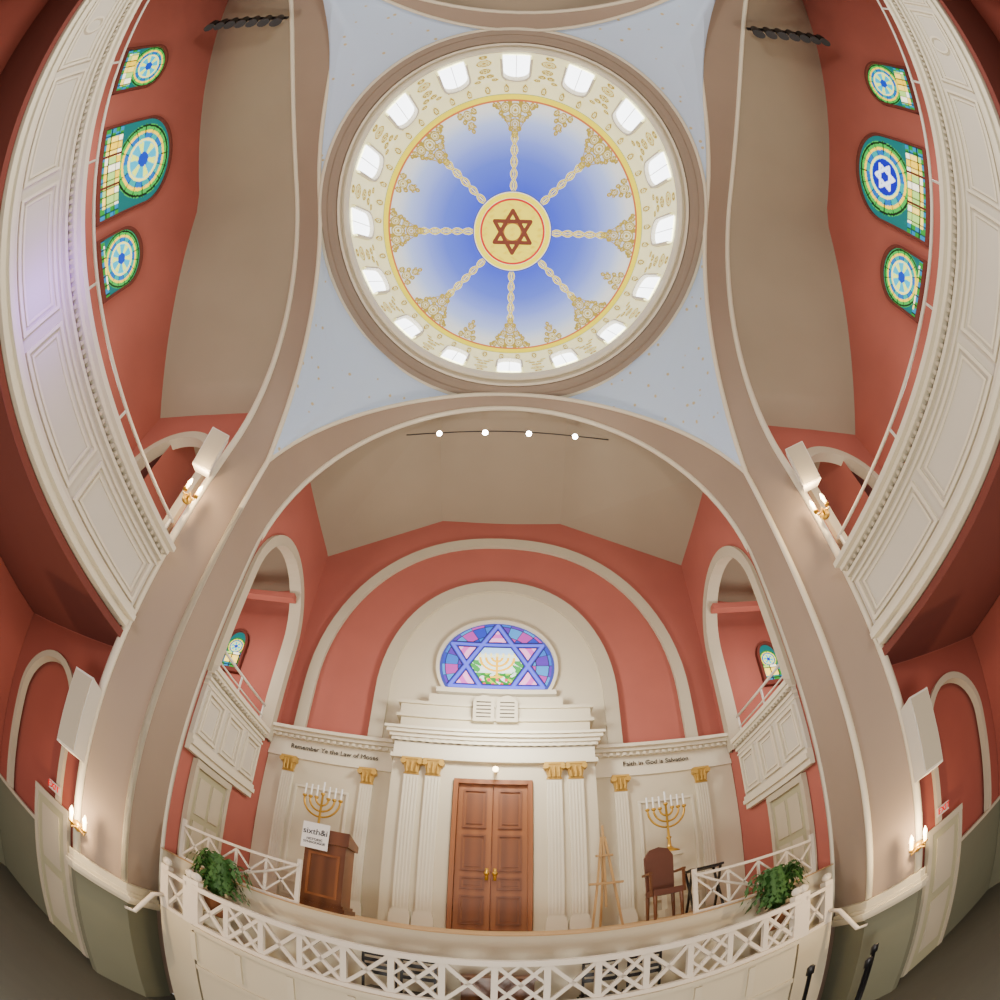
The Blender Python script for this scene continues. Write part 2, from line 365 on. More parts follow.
for z in zs_:
    w=math.sqrt(max(0,WR*WR-(z-WC[1])**2)); x=xx*w; vs+=list(zip(x+X0,np.full(len(x),YW-.22),np.full(len(x),z)))
    x=x*1.86/WR
    y=np.full(x.shape,(z-WC[1])*1.86/WR-.05)
    r=np.hypot(x,y); a=np.arctan2(y,x)
    col=np.ones((len(x),3))*C(40,60,170)
    k=(np.floor(a/(pi/12)).astype(int)+np.floor(r*2.4).astype(int))%5
    for kk,cc in enumerate(((24,44,160),(150,50,140),(50,124,190),(74,30,150),(30,90,180))): col[k==kk]=C(*cc)
    def tri_in(off,R):
        m=np.ones(x.shape,bool)
        for j in range(3):
            an=off+j*2*pi/3; m&=(x*math.cos(an)+y*math.sin(an))<R/2
        return m
    t1=tri_in(-pi/2,1.72);t2=tri_in(pi/2,1.72)
    pts_=(t1^t2); col[pts_]=C(190,80,170); col[pts_&(np.floor(r*6).astype(int)%2==0)]=C(226,150,206)
    hexa=t1&t2
    col[hexa]=C(214,236,226); col[hexa&(y>.45)]=C(160,200,244)
    nz=np.sin(x*14+2*np.sin(y*9))*np.sin(y*11+x*5)
    g=hexa&(y<-.3)&(nz>-.5); col[g]=C(30,120,36); g=hexa&(y<-.3)&(nz>.45); col[g]=C(150,190,40); g=hexa&(y<-.45)&(np.sin(x*23+1)*np.sin(y*19)>.4); col[g]=C(210,50,80)
    g=hexa&(np.abs(x)>.5)&(nz>0)&(y<.2); col[g]=C(50,140,60)
    for rr_ in (.17,.36,.55):
        m=(np.abs(np.hypot(x,y-.34)-rr_)<.042)&(y<.34)&hexa; col[m]=C(240,180,10)
    m=(np.abs(x)<.045)&(y<.4)&(y>-.5); col[m]=C(240,180,10)
    m=(np.abs(x)<.2)&(y<-.42)&(y>-.5); col[m]=C(240,180,10)
    m=hexa&(y>.36)&(y<.52)&(((np.abs(x)+.02)%.185)<.07)&(np.abs(x)<.62); col[m]=C(255,236,140)
    sd=star_d(x,y,1.72); col[sd<.10]=C(36,30,150); col[sd<.05]=C(80,90,220); col[(sd>.09)&(sd<.12)]=C(12,12,24)
    lead=((((a/(pi/12))%1)<.07/np.maximum(r,.3))|(((r*2.4)%1)<.06))&~t1&~t2&(sd>.1); col[lead]=C(16,16,26)
    col[r>1.86-.09]=C(40,50,130)
    cols.append(col)
M2=len(xx)
mb=MB().add(vs,[(j*M2+i,j*M2+i+1,(j+1)*M2+i+1,(j+1)*M2+i) for j in range(N-1) for i in range(M2-1)])
GLASS=vmat("stained_glass",1.7,.3)
w1=fin(mb,"window_1",vmat("star_window_glass",1.3,.3),kind="structure",cols=np.concatenate(cols),label="round-topped stained glass window with star and menorah")
mb=MB(); O=[];I=[]
t0=math.asin((WZ0-WC[1])/WR)
for i in range(49):
    t=t0+(pi-2*t0)*i/48; O.append((X0+(WR+.1)*math.cos(t),WC[1]+(WR+.1)*math.sin(t))); I.append((X0+WR*math.cos(t),WC[1]+WR*math.sin(t)))
mb.band(O,I,'y',YW-.32,YW-.1); mb.box(X0-1.75,X0+1.75,YW-.4,YW-.1,WZ0-.16,WZ0); fin(mb,"window_frame",CRM2,w1,smooth=False)
# ---- classical facade
fac=empty("classical_facade",(X0,13.3,SZ),"cream classical ark wall with gilded pilaster capitals and inscribed frieze","facade")
PH=2.66
for sg in (-1,1):
    a,b=X0+sg*PH,(HX-.02)*sg
    fin(MB().box(a,b,13.4,YW-.02,SZ,5.9),"wing_wall",CRM,fac)
    mb=MB().box(a,b,13.34,YW-.02,5.9,6.05).box(a,b,13.38,YW-.02,6.05,6.5).box(a,b,13.25,YW-.02,6.5,6.6).box(a,b,13.12,YW-.02,6.6,6.7).box(a,b,13.0,YW-.02,6.7,6.8)
    x=min(a,b)+.1
    while x<max(a,b)-.1: mb.box(x,x+.09,13.18,13.26,6.5,6.59); x+=.19
    fin(mb,"wing_entablature",CRM2,fac)
    pa,pb=sorted((X0+sg*3.85,X0+sg*5.45))
    mb=MB().frame('y',13.35,13.42,pa,pb,2.2,5.1,.07).frame('y',13.35,13.42,pa,pb,1.45,1.98,.07)
    fin(mb,"panel_moulding",CRM2,fac)
fin(MB().box(X0-PH,X0-1.02,12.9,YW-.02,SZ,6.2).box(X0+1.02,X0+PH,12.9,YW-.02,SZ,6.2).box(X0-1.02,X0+1.02,12.9,YW-.02,5.7,6.2),"portico_wall",CRM,fac)
mb=MB()
for z0,z1,e in ((6.2,6.32,.06),(6.32,6.7,.0),(6.7,6.8,.08),(6.8,6.9,.14),(6.9,7.0,.22),(7.0,7.08,.28)): mb.box(X0-PH-e,X0+PH+e,12.8-e,YW-.02,z0,z1)
x=X0-PH
while x<X0+PH: mb.box(x,x+.1,12.7,12.8,6.7,6.79); x+=.21
fin(mb,"portico_entablature",CRM2,fac)
fin(MB().box(X0-2.6,X0+2.6,12.95,YW-.02,7.08,7.52).box(X0-2.72,X0+2.72,12.85,YW-.02,7.52,7.62).box(X0-2.66,X0+2.66,13.02,YW-.02,7.62,8.0).box(X0-2.74,X0+2.74,12.94,YW-.02,8.0,8.1).box(X0-1.9,X0+1.9,13.1,YW-.02,8.1,8.45),"stepped_parapet",CRM,fac)
for s in (-1,1):
    tab=fin(MB().prism(arch(X0+s*.32,.29,7.45,8.05,8.3,12),'y',12.74,12.88),"law_tablet",STONE,fac)
    lb=MB()
    for k in range(5): lb.box(X0+s*.32-.2,X0+s*.32+.2,12.72,12.74,7.57+k*.12,7.60+k*.12)
    fin(lb,"engraved_lines",INK,tab)
def pilaster(x,yf,z0,z1,w):
    mb=MB().box(x-w*.65,x+w*.65,yf-.16,yf,z0,z0+.3).box(x-w*.58,x+w*.58,yf-.13,yf,z0+.3,z0+.42).box(x-w/2,x+w/2,yf-.08,yf,z0+.42,z1-.45)
    for k in range(5): mb.box(x-w*.42+k*w*.21-.016,x-w*.42+k*w*.21+.016,yf-.1,yf-.08,z0+.5,z1-.52)
    p=fin(mb,"pilaster",CRM2,fac)
    c=MB().box(x-w*.5,x+w*.5,yf-.1,yf,z1-.47,z1-.42).add([(x-w*.42,yf-.09,z1-.42),(x+w*.42,yf-.09,z1-.42),(x+w*.6,yf-.2,z1-.06),(x-w*.6,yf-.2,z1-.06),(x-w*.42,yf,z1-.42),(x+w*.42,yf,z1-.42),(x+w*.6,yf,z1-.06),(x-w*.6,yf,z1-.06)],[(0,1,2,3),(0,3,7,4),(1,5,6,2),(3,2,6,7)])
    c.box(x-w*.66,x+w*.66,yf-.22,yf,z1-.06,z1)
    for s in (-1,1): c.cyl((x+s*w*.55,yf-.24,z1-.13),(x+s*w*.55,yf-.05,z1-.13),.075,n=12)
    for s in (-.3,0,.3):
        for zz_,h in ((z1-.4,.16),(z1-.26,.14)): c.cyl((x+s*w,yf-.13,zz_),(x+s*w*1.1,yf-.2,zz_+h),.05,.02,8)
    fin(c,"gilded_capital",GOLDP,p,label="gilded leafy capital")
for sg in (-1,1):
    for d in (1.56,2.12): pilaster(X0+sg*d,12.9,SZ,6.2,.4)
    for d in (3.4,5.75): pilaster(X0+sg*d,13.4,SZ,5.9,.36)
text("Remember Ye the Law of Moses",.2,(X0-4.5,13.35,6.27),FACE,INK,"frieze_lettering",fac,label="dark painted inscription")
text("Faith in God is Salvation",.2,(X0+4.5,13.35,6.27),FACE,INK,"frieze_lettering",fac,label="dark painted inscription")
DW=.88; DT=5.58
fr=MB().box(X0-DW-.12,X0-DW,12.8,12.95,SZ,DT+.13).box(X0+DW,X0+DW+.12,12.8,12.95,SZ,DT+.13).box(X0-DW,X0+DW,12.8,12.95,DT,DT+.13)
dr=fin(fr,"door_1",WOOD,kind="structure",label="tall orange-brown panelled double doors at the back of the stage")
for s in (-1,1):
    a=X0 if s>0 else X0-DW; b=a+DW
    l=fin(MB().box(a+.012,b-.002,12.9,12.97,SZ+.01,DT),"door_leaf",WOOD,dr)
    for z0,z1 in ((1.5,2.4),(2.58,2.95),(3.12,4.15),(4.33,5.42)):
        p=MB().frame('y',12.86,12.9,a+.14,b-.14,z0,z1,.05); p.box(a+.24,b-.24,12.87,12.9,z0+.12,z1-.12); fin(p,"door_panel",DOORP,l)
    h=MB().box(X0+s*.1-.04,X0+s*.1+.04,12.86,12.9,2.85,3.2).sphere((X0+s*.1,12.8,3.05),.07); fin(h,"door_handle",GOLD,l,smooth=True)
lp=fin(MB().cyl((X0+.05,12.6,5.98),(X0+.05,12.9,5.98),.05),"ark_lamp",GOLD,label="small gilt lamp glowing above the stage doors",cat="lamp")
fin(MB().sphere((X0+.05,12.52,5.92),.08),"lamp_globe",GLOW,lp,smooth=True)
# ---- balconies
def panelrow(o,sg,x,y0,y1,z0,z1,n,d=.07):
    L=(y1-y0)/n
    for i in range(n):
        a=y0+i*L+.12;b=y0+(i+1)*L-.12
        mb=MB().frame('x',x-sg*d,x,a,b,z0,z1,.07); mb.frame('x',x-sg*d*.5,x,a+.14,b-.14,z0+.14,z1-.14,.05)
        if n>3 and i in (3,):
            c=((a+b)/2,(z0+z1)/2); R=(z1-z0)*.28
            P=[(c[0]+R*math.cos(t),c[1]+R*math.sin(t)) for t in np.linspace(0,2*pi,25)]; Q=[(c[0]+R*.78*math.cos(t),c[1]+R*.78*math.sin(t)) for t in np.linspace(0,2*pi,25)]
            mb.band(P,Q,'x',x-sg*d,x)
        fin(mb,"raised_panel",CRM2,o)
def balcony(sg,x,y0,y1,z0,z1,n,label,th=.35,pe=.16):
    o=fin(MB().box(x,x+sg*th,y0,y1,z0,z1),"balcony",WHT,label=label,cat="balcony",group="gallery fronts")
    mb=MB()
    for k,(a,b,e) in enumerate(((z0-.12,z0+.04,.4),(z0+.04,z0+.16,1.3),(z0+.16,z0+.28,.7),(z1-.5,z1-.45,.4),(z1-.36,z1-.28,.7),(z1-.18,z1-.09,1.2),(z1-.09,z1+.03,2.0))): mb.box(x-sg*e*pe,x+sg*th*.9,y0-.01-.003*k,y1+.01+.003*k,a,b)
    fin(mb,"cornice_moulding",CRM2,o)
    mb=MB();y=y0+.05
    while y<y1-.1: mb.box(x-sg*.14,x-sg*.005,y,y+.08,z1-.27,z1-.185); y+=.17
    fin(mb,"dentil_course",STONE,o,kind="stuff")
    panelrow(o,sg,x,y0,y1,z0+.36,z1-.58,n)
    r=MB().tube([(x+sg*.2,y0,z1+.75),(x+sg*.2,y1,z1+.75)],.04,8).tube([(x+sg*.2,y0,z1+.4),(x+sg*.2,y1,z1+.4)],.025,8)
    k=max(2,int((y1-y0)/2.6))
    for i in range(k+1): yy=y0+.1+(y1-y0-.2)*i/k; r.cyl((x+sg*.2,yy,z1),(x+sg*.2,yy,z1+.75),.03,n=8)
    fin(r,"pipe_handrail",SPK,o,smooth=True)
    return o
for sg in (-1,1):
    balcony(sg,sg*6.9,-15.5,6.3,5.35,7.3,8,"long cream panelled balcony front with dentils and pipe handrail")
    balcony(sg,sg*(HX-.13),9.2,12.6,4.25,6.35,3,"small cream panelled balcony beside the stage",th=.12,pe=.08)
    d=fin(MB().box(sg*(HX-.1),sg*(HX-.02),9.75,11.35,SZ,3.95),"door_2" if sg<0 else "door_3",DRW,kind="structure",label="pale grey-green panelled door beside the stage")
    mb=MB().box(sg*(HX-.16),sg*(HX-.02),9.65,9.8,SZ,3.9).box(sg*(HX-.16),sg*(HX-.02),11.3,11.45,SZ,3.9).box(sg*(HX-.17),sg*(HX-.02),9.65,11.45,3.9,4.08)
    for q in ((10.0,10.5,1.6,2.5),(10.65,11.15,1.6,2.5),(10.0,10.5,2.7,3.7),(10.65,11.15,2.7,3.7)): mb.box(sg*(HX-.13),sg*(HX-.08),*q)
    fin(mb,"door_panel",STONE,d)
# ------------------------------------------------------------------ side aisles
XW=11.5; YK=-18
def glassgrid(sg,x,yc_,hw,z0,zs,zt,kind,num,ax='x'):
    nz,ny=130,80; vs=[];cols=[]
    for z in np.linspace(z0,zt-.004,nz):
        w=hw if z<=zs else hw*math.sqrt(max(0,1-((z-zs)/(zt-zs))**2))
        u=np.linspace(-1,1,ny)*w; v=z
        if ax=='x': vs+=list(zip(np.full(ny,x),yc_+u,np.full(ny,z)))
        else: vs+=list(zip(yc_+u,np.full(ny,x),np.full(ny,z)))
        un=u/hw; zc=zs-.1; rr0=min(hw,1.5)
        r=np.hypot(u,v-zc)/rr0; ang=np.arctan2(v-zc,u+1e-6)
        gx=np.floor((u+hw)/.3);gz=math.floor(v/.42)
        h=np.abs(np.sin(gx*12.9+gz*78.2)*43758.5)%1
        pal=np.array([C(250,220,90),C(236,196,30),C(250,246,214),C(160,204,100)])
        col=pal[(h*4).astype(int)%4].copy()
        edge=(np.abs(un)>.78)|(v<z0+.24)
        e2=(np.sin(u*14)*np.sin(v*12)>0); col[edge&e2]=C(10,110,150); col[edge&~e2]=C(30,120,40)
        lead=(((u+hw)%.3)<.04)|((v%.42)<.035)
        col[lead]=C(16,20,18)
        if v>zs-.95*rr0:
            m=r<1.02
            col[~m]=C(10,84,84)
            col[m]=C(6,90,160); col[m&(np.sin(ang*8)>0)]=C(16,140,140); col[m&(r>.8)]=C(50,150,60)
            col[m&(np.abs(r-.8)<.04)]=C(244,200,20); col[m&(r<.58)]=C(80,190,206)
            if kind=='big' and sg>0:
                sx=u/rr0;sy=np.full(u.shape,(v-zc)/rr0); col[r<.5]=C(10,14,150); col[(star_d(sx,sy,.36)<.045)]=C(224,234,255)
            else:
                col[r<.5]=C(30,160,190); col[(r<.5)&(np.sin(ang*6)>.3)]=C(214,230,90); col[r<.2]=C(14,50,160)
            col[m&(np.abs(r-.56)<.035)]=C(244,230,110); col[m&((np.abs(r-.97)<.03))]=C(12,16,14)
            col[m&(r>.6)&(np.abs(np.sin(ang*8))<.12)]=C(12,16,14)
        cols.append(col)
    mb=MB().add(vs,[(j*ny+i,j*ny+i+1,(j+1)*ny+i+1,(j+1)*ny+i) for j in range(nz-1) for i in range(ny-1)])
    w=fin(mb,"window_%d"%num,GLASS,kind="structure",cols=np.concatenate(cols),label="arched stained glass window in teal, yellow and blue")
    s=sg if ax=='x' else 1
    f=MB().band(arch(yc_,hw+.1,z0-.1,zs,zt+.1),arch(yc_,hw,z0-.1,zs,zt),ax,x-s*.1,x+s*.05)
    if ax=='x': f.box(x-sg*.12,x+sg*.05,yc_-hw-.1,yc_+hw+.1,z0-.16,z0)
    else: f.box(yc_-hw-.1,yc_+hw+.1,x-.12,x+.05,z0-.16,z0)
    if kind=='big':
        for q in (-.34,.34): f.box(x-sg*.05,x,yc_+q*hw-.04,yc_+q*hw+.04,z0,zs-1.45)
    fin(f,"window_frame",DRED,w)
nw=2
for sg in (-1,1):
    side="left" if sg<0 else "right"
    mb=MB().add([(sg*XW,YK,FL),(sg*XW,6.9,FL),(sg*XW,6.9,13.5),(sg*XW,.3,18.4),(sg*XW,YK,18.4)],[(0,1,2,3,4)]); fin(mb,"wall_"+side,RED,kind="structure")
    inner=[(sg*7.06,6.95,13.45)]+[p for p in S2[sg][NL:-NL] if p[2]>=13.5]
    inner=inner+[(inner[-1][0],YK,inner[-1][2])]
    outer=[(sg*(XW+.02),p[1],18.42 if p[1]<.3 else 18.42-(p[1]-.3)/6.6*4.9) for p in inner]
    mid=[tuple((a+b)/2 for a,b in zip(p,q)) for p,q in zip(inner,outer)]
    n_=len(inner); fin(MB().add(inner+mid+outer,[(i,i+1,n_+i+1,n_+i) for i in range(n_-1)]+[(n_+i,n_+i+1,2*n_+i+1,2*n_+i) for i in range(n_-1)]),"ceiling_aisle",BEI,kind="structure",smooth=True)
    a0,a1=sorted((sg*7.1,sg*XW)); mb=MB(); archwall(mb,'y',6.9,a0,a1,5.0,13.5,sg*9.3,1.35,5.6,10.6,12.05); fin(mb,"wall_gallery_"+side,RED,kind="structure")
    mb=MB(); archwall(mb,'y',6.9,a0,a1,-.5,5.0,sg*9.45,1.2,-.5,2.8,4.1); fin(mb,"wall_aisle_"+side,RED2,kind="structure")
    trim(MB().band(arch(sg*9.3,1.65,5.6,10.6,12.35),arch(sg*9.3,1.35,5.6,10.6,12.05),'y',6.76,7.1))
    trim(MB().band(arch(sg*9.45,1.36,-.5,2.8,4.28),arch(sg*9.45,1.2,-.5,2.8,4.1),'y',6.8,7.0))
    fin(MB().box(a0,a1,7.12,7.2,FL,5.0),"wall_lower_"+side,RED2,kind="structure")
    fin(MB().box(a0,a1,6.82,6.95,FL,-.5),"baseboard_"+side,GRN,kind="structure")
    trim(MB().box(a0,a1,6.78,6.95,-.5,-.38))
    fin(MB().box(sg*(XW-.08),sg*(XW-.005),YK,6.8,FL,-.5),"baseboard_side_"+side,GRN,kind="structure")
    fin(MB().box(sg*(XW-.06),sg*(XW-.008),YK,6.88,-.5,5.0),"wall_aisle_outer_"+side,RED2,kind="structure")
    a0,a1=sorted((sg*7.0,sg*(XW-.02))); fin(MB().box(a0,a1,YK,7.1,5.02,5.2),"floor_gallery_"+side,DRED,kind="structure")
    for (yc_,hw,zs,zt,k) in ((-6.9,1.05,14.0,14.9,'s'),(-2.4,1.75,14.7,16.2,'big'),(1.0,.95,13.4,14.3,'s')):
        glassgrid(sg,sg*(XW-.06),yc_,hw,12.2,zs,zt,k,nw); nw+=1
    glassgrid(sg,YW-.08,sg*9.1,.36,8.7,9.7,10.2,'s',nw,'y'); nw+=1
    rg=empty("lighting_bar",(sg*9.3,-8.3,15.9),"black theatre lighting bar with spotlights under the gallery ceiling","stage light bar",group="lighting bars")
    fin(MB().cyl((sg*7.0,-6.7,16.1),(sg*10.4,-8.6,16.1),.08).cyl((sg*7.8,-7.15,16.1),(sg*7.8,-7.15,16.9),.04).cyl((sg*10.0,-8.38,16.1),(sg*10.0,-8.38,17.7),.04),"bar",BLK,rg)
    for i in range(7):
        t=(i+.5)/7; p=Vector((sg*(7.0+3.4*t),-6.7-1.9*t,16.0)); q=p+Vector((-sg*.1,.42,-.45))
        fin(MB().cyl(p,q,.16,.22,12).beam(p+Vector((0,0,.12)),p,.26,.05),"spotlight",BLK,rg)
fin(MB().add([(-7.0,YK,17.35),(7,YK,17.35),(7,-5.4,17.35),(-7,-5.4,17.35)],[(0,1,2,3)]),"ceiling_rear",BEI,kind="structure")
fin(MB().box(-XW,XW,YK,9.05,FL-.2,FL),"floor",FLR,kind="structure")
fin(MB().add([(-XW,YK,FL),(XW,YK,FL),(XW,YK,18.4),(-XW,YK,18.4)],[(0,3,2,1)]),"wall_back",RED,kind="structure")
# ------------------------------------------------------------------ piers plinths
for sg in (-1,1):
    pl=[(sg*6.9,9.0),(sg*6.62,8.8),(sg*6.3,7.3),(sg*6.92,6.3),(sg*7.06,6.3),(sg*7.06,9.0)]
    o=fin(MB().prism(pl,'z',FL,-.62),"pier_plinth",GRN,label="grey-green painted base of the great pier",cat="pier base",group="pier bases")
    def off(e): return [(sg*6.9,9.0),(sg*(6.62-e),8.8),(sg*(6.3-e),7.3-e*.4),(sg*(6.92-e*.5),6.3-e),(sg*7.06,6.3-e),(sg*7.06,9.0)]
    mb=MB()
    for z0,z1,e in ((-.62,-.52,.1),(-.52,-.4,.16),(-.4,-.3,.08),(-.3,-.1,.03)): mb.prism(off(e),'z',z0,z1)
    fin(mb,"plinth_moulding",CRM,o)
# ------------------------------------------------------------------ speakers, sconces, signs
def speaker(sg,y,z0,z1,x,w=.27,tilt=0,d=.3,nx=.3):
    c=Vector((sg*x,y,(z0+z1)/2)); h=(z1-z0)/2
    n=Vector((-sg*nx,-.83,0)); n.normalize(); s=Vector((n.y,-n.x,0)); up=Vector((0,0,1))
    if tilt:
        up=(up+n*tilt).normalized(); n=(n-up*n.dot(up)).normalized()
    def bx(mb,w,h,d0,d1,sl=.8):
        vs=[]
        for dd,ww in ((d0,w*sl),(d1,w)):
            for a,b in ((-1,-1),(1,-1),(1,1),(-1,1)): vs.append(c+s*(a*ww)+up*(b*h)+n*dd)
        mb.add(vs,[(0,1,2,3),(7,6,5,4),(0,4,5,1),(1,5,6,2),(2,6,7,3),(3,7,4,0)]); return mb
    o=fin(bx(MB(),w,h,-d,d),"wall_speaker",SPK,label="white box loudspeaker mounted on the taupe pier",cat="speaker",group="pier loudspeakers")
    fin(bx(MB(),w*.9,h*.94,d,d+.03,1),"speaker_grille",STONE,o)
    fin(MB().beam(c-n*d,c-n*(d+.2),.12,.12),"bracket",BLK,o)
def sconce(x,y,z,sg,e):
    o=empty("wall_sconce",(x,y,z),"brass wall sconce with two glowing candle lamps","wall lamp",group="pier sconces")
    n=Vector((-sg*.7,-.7,0)); s=Vector((.7,-sg*.7,0)); b=Vector((x,y,z))
    fin(MB().cyl(b-n*.05,b+n*.02,.13).tube([b,b+n*.15-Vector((0,0,.1)),b+n*.25],.03),"backplate",GOLD,o,smooth=True)
    for k in (-1,1):
        p=b+n*.22+s*(k*.15)
        fin(MB().tube([b+n*.15,p-Vector((0,0,.1)),p],.022).cyl(p,p+Vector((0,0,.05)),.06),"arm",GOLD,o,smooth=True)
        fin(MB().lathe(p.x,p.y,[(.035,p.z+.05),(.04,p.z+.2),(.05,p.z+.25),(.03,p.z+.34),(.004,p.z+.4)],10,cap=True),"candle_bulb",GLOW,o,smooth=True)
    L=bpy.data.lights.new("sconce_light",'POINT'); L.energy=e; L.color=(1,.72,.42); L.shadow_soft_size=.05
    lo=bpy.data.objects.new("sconce_light",L); SCN.collection.objects.link(lo); lo.location=b+n*.45+Vector((0,0,.3)); ALL.append(lo)
for sg in (-1,1):
    speaker(sg,6.05,2.1,3.75,6.98,.23)
    speaker(sg,5.8,9.35,10.35,6.75,.24,.5,.24,.55)
    sconce(sg*6.85,6.35,.6,sg,38); sconce(sg*6.98,6.2,8.7,sg,28)
    o=fin(MB().box(sg*7.98,sg*8.4,6.68,6.76,.88,1.12),"exit_sign",EXW,label="small illuminated exit sign with red letters above a door",cat="exit sign")
    text("EXIT",.23,(sg*8.19,6.67,1.0),FACE,REDG,"sign_lettering",o)
    o=fin(MB().box(sg*7.7,sg*8.9,6.72,6.8,FL,.55),"door_4" if sg<0 else "door_5",DRW,kind="structure",label="pale panelled aisle door beside the pier")
    mb=MB().box(sg*7.6,sg*7.75,6.68,6.8,FL,.52).box(sg*8.85,sg*9.0,6.68,6.8,FL,.52).box(sg*7.6,sg*9.0,6.67,6.8,.52,.7)
    for q in ((-3.4,-1.6),(-1.3,.3)): mb.box(sg*7.95,sg*8.65,6.69,6.73,*q)
    fin(mb,"door_frame",STONE,o)
bar=empty("arch_spotlight_bar",(0,9.7,16.2),"row of four small bright spotlights under the front arch","spotlight")
fin(MB().tube([(x,9.7,16.45-.012*x*x) for x in np.linspace(-3.4,3.4,20)],.02),"track",BLK,bar)
for x in (-2.2,-.7,.67,2.18):
    p=Vector((x,9.65,16.35)); q=p+Vector((0,-.12,-.25))
    s=fin(MB().cyl(p,q,.05,.09,12),"spot_housing",BLK,bar); fin(MB().sphere(q,.09,10),"lamp_lens",SPOTG,s,smooth=True)
# ------------------------------------------------------------------ stage furnishing
def menorah(x,y,z):
    m=empty("menorah",(x,y,SZ),"gold seven-branched menorah on a cream pedestal against the facade","menorah",group="stage menorahs")
    fin(MB().box(x-.3,x+.3,y-.3,y+.3,SZ,SZ+.25).box(x-.22,x+.22,y-.22,y+.22,SZ+.25,z-.12).box(x-.28,x+.28,y-.28,y+.28,z-.12,z),"pedestal",CRM,m)
    fin(MB().lathe(x,y,[(.26,z),(.26,z+.05),(.12,z+.12),(.05,z+.2),(.04,z+.42),(.08,z+.46),(.035,z+.5),(.03,z+1.45)],16,cap=True),"stem",GOLD,m,smooth=True)
    zt=z+1.3
    for r in (.17,.34,.5):
        fin(MB().tube([(x+r*math.cos(t),y,zt-1.05*r*math.sin(t)) for t in np.linspace(0,pi,21)],.03),"branch_pair",GOLD,m,smooth=True)
    for k in range(-3,4):
        xx_=x+k*.167; b=zt if k else zt+.12
        c=fin(MB().lathe(xx_,y,[(.02,b-.02),(.065,b+.03),(.055,b+.07),(.03,b+.08)],10,cap=True),"candle_cup",GOLD,m,smooth=True)
        fin(MB().cyl((xx_,y,b+.07),(xx_,y,b+.4),.025,n=8),"candle",SIGNW,c)
menorah(-4.5,12.7,3.3); menorah(4.25,12.7,3.3)
lx,ly=-3.42,10.6
o=fin(MB().box(lx-.44,lx+.44,ly-.34,ly+.34,SZ+.2,3.0),"lectern",WOOD2,label="dark walnut wooden lectern with white poster, standing on the stage",cat="lectern")
fin(MB().box(lx-.54,lx+.54,ly-.42,ly+.42,SZ,SZ+.12).box(lx-.49,lx+.49,ly-.38,ly+.38,SZ+.12,SZ+.2),"plinth",WOOD2,o)
fin(MB().box(lx-.5,lx+.5,ly-.4,ly+.4,3.0,3.1).add([(lx-.5,ly-.4,3.1),(lx+.5,ly-.4,3.1),(lx+.5,ly+.4,3.1),(lx-.5,ly+.4,3.1),(lx-.5,ly-.4,3.32),(lx+.5,ly-.4,3.32),(lx+.5,ly+.4,3.15),(lx-.5,ly+.4,3.15)],[(4,5,6,7),(0,1,5,4),(1,2,6,5),(3,0,4,7),(2,3,7,6)]),"slanted_top",WOOD2,o)
fin(MB().frame('y',ly-.37,ly-.34,lx-.34,lx+.34,1.65,2.75,.06),"front_panel",WOOD,o)
sgn=fin(MB().box(lx-.5,lx+.08,ly-.46,ly-.43,2.8,3.42),"poster_sign",SIGNW,label="white paper sign with dark lettering fixed to the lectern",cat="sign")
text("sixth&i",.195,(lx-.21,ly-.465,3.2),FACE,BLK,"sign_lettering",sgn); text("HISTORIC\nSYNAGOGUE",.08,(lx-.21,ly-.465,2.98),FACE,INK,"sign_lettering",sgn)
cx,cy_=3.62,11.4
ch=fin(MB().box(cx-.34,cx+.34,cy_-.34,cy_+.32,2.0,2.16),"armchair",LEA,label="high-backed brown leather chair with wooden arms on the stage",cat="chair")
fin(MB().prism([(cx-.32,2.16),(cx-.34,3.1),(cx-.22,3.3),(cx,3.36),(cx+.22,3.3),(cx+.34,3.1),(cx+.32,2.16)],'y',cy_+.24,cy_+.36),"backrest",LEA,ch)
for sx in (-1,1):
    for yy in (-.3,.3): fin(MB().cyl((cx+sx*.3,cy_+yy,2.0),(cx+sx*.31,cy_+yy,SZ),.05,.035,8),"leg",WOOD2,ch)
    fin(MB().beam((cx+sx*.38,cy_-.34,2.62),(cx+sx*.38,cy_+.3,2.62),.08,.06).beam((cx+sx*.38,cy_-.28,2.0),(cx+sx*.38,cy_-.28,2.62),.06,.06),"armrest",WOOD2,ch)
ex,ey_=2.35,11.6
es=empty("easel",(ex,ey_,SZ),"light wooden tripod easel standing empty on the stage","easel")
for dx in (-1,1): fin(MB().beam((ex+dx*.33,ey_-.15,SZ),(ex+dx*.04,ey_+.1,3.8),.05,.05),"leg",PALE,es)
fin(MB().beam((ex,ey_+.7,SZ),(ex,ey_+.12,3.6),.05,.05),"leg",PALE,es)
fin(MB().beam((ex,ey_+.0,1.9),(ex,ey_+.1,4.1),.05,.04),"mast",PALE,es)
fin(MB().beam((ex-.38,ey_-.08,2.55),(ex+.38,ey_-.08,2.55),.1,.06),"shelf_bar",PALE,es); fin(MB().beam((ex-.2,ey_+.02,3.3),(ex+.2,ey_+.02,3.3),.04,.05),"crossbar",PALE,es)
tx,ty=4.62,11.5
tbb=fin(MB().box(tx-.42,tx+.42,ty-.3,ty+.3,2.5,2.56),"side_table",BLK,label="small black folding table on the stage",cat="table")
for a in (-1,1):
    fin(MB().beam((tx+a*.36,ty-.25,SZ),(tx+a*.36,ty+.22,2.5),.05,.05).beam((tx+a*.36,ty+.25,SZ),(tx+a*.36,ty-.22,2.5),.05,.05),"leg",BLK,tbb)
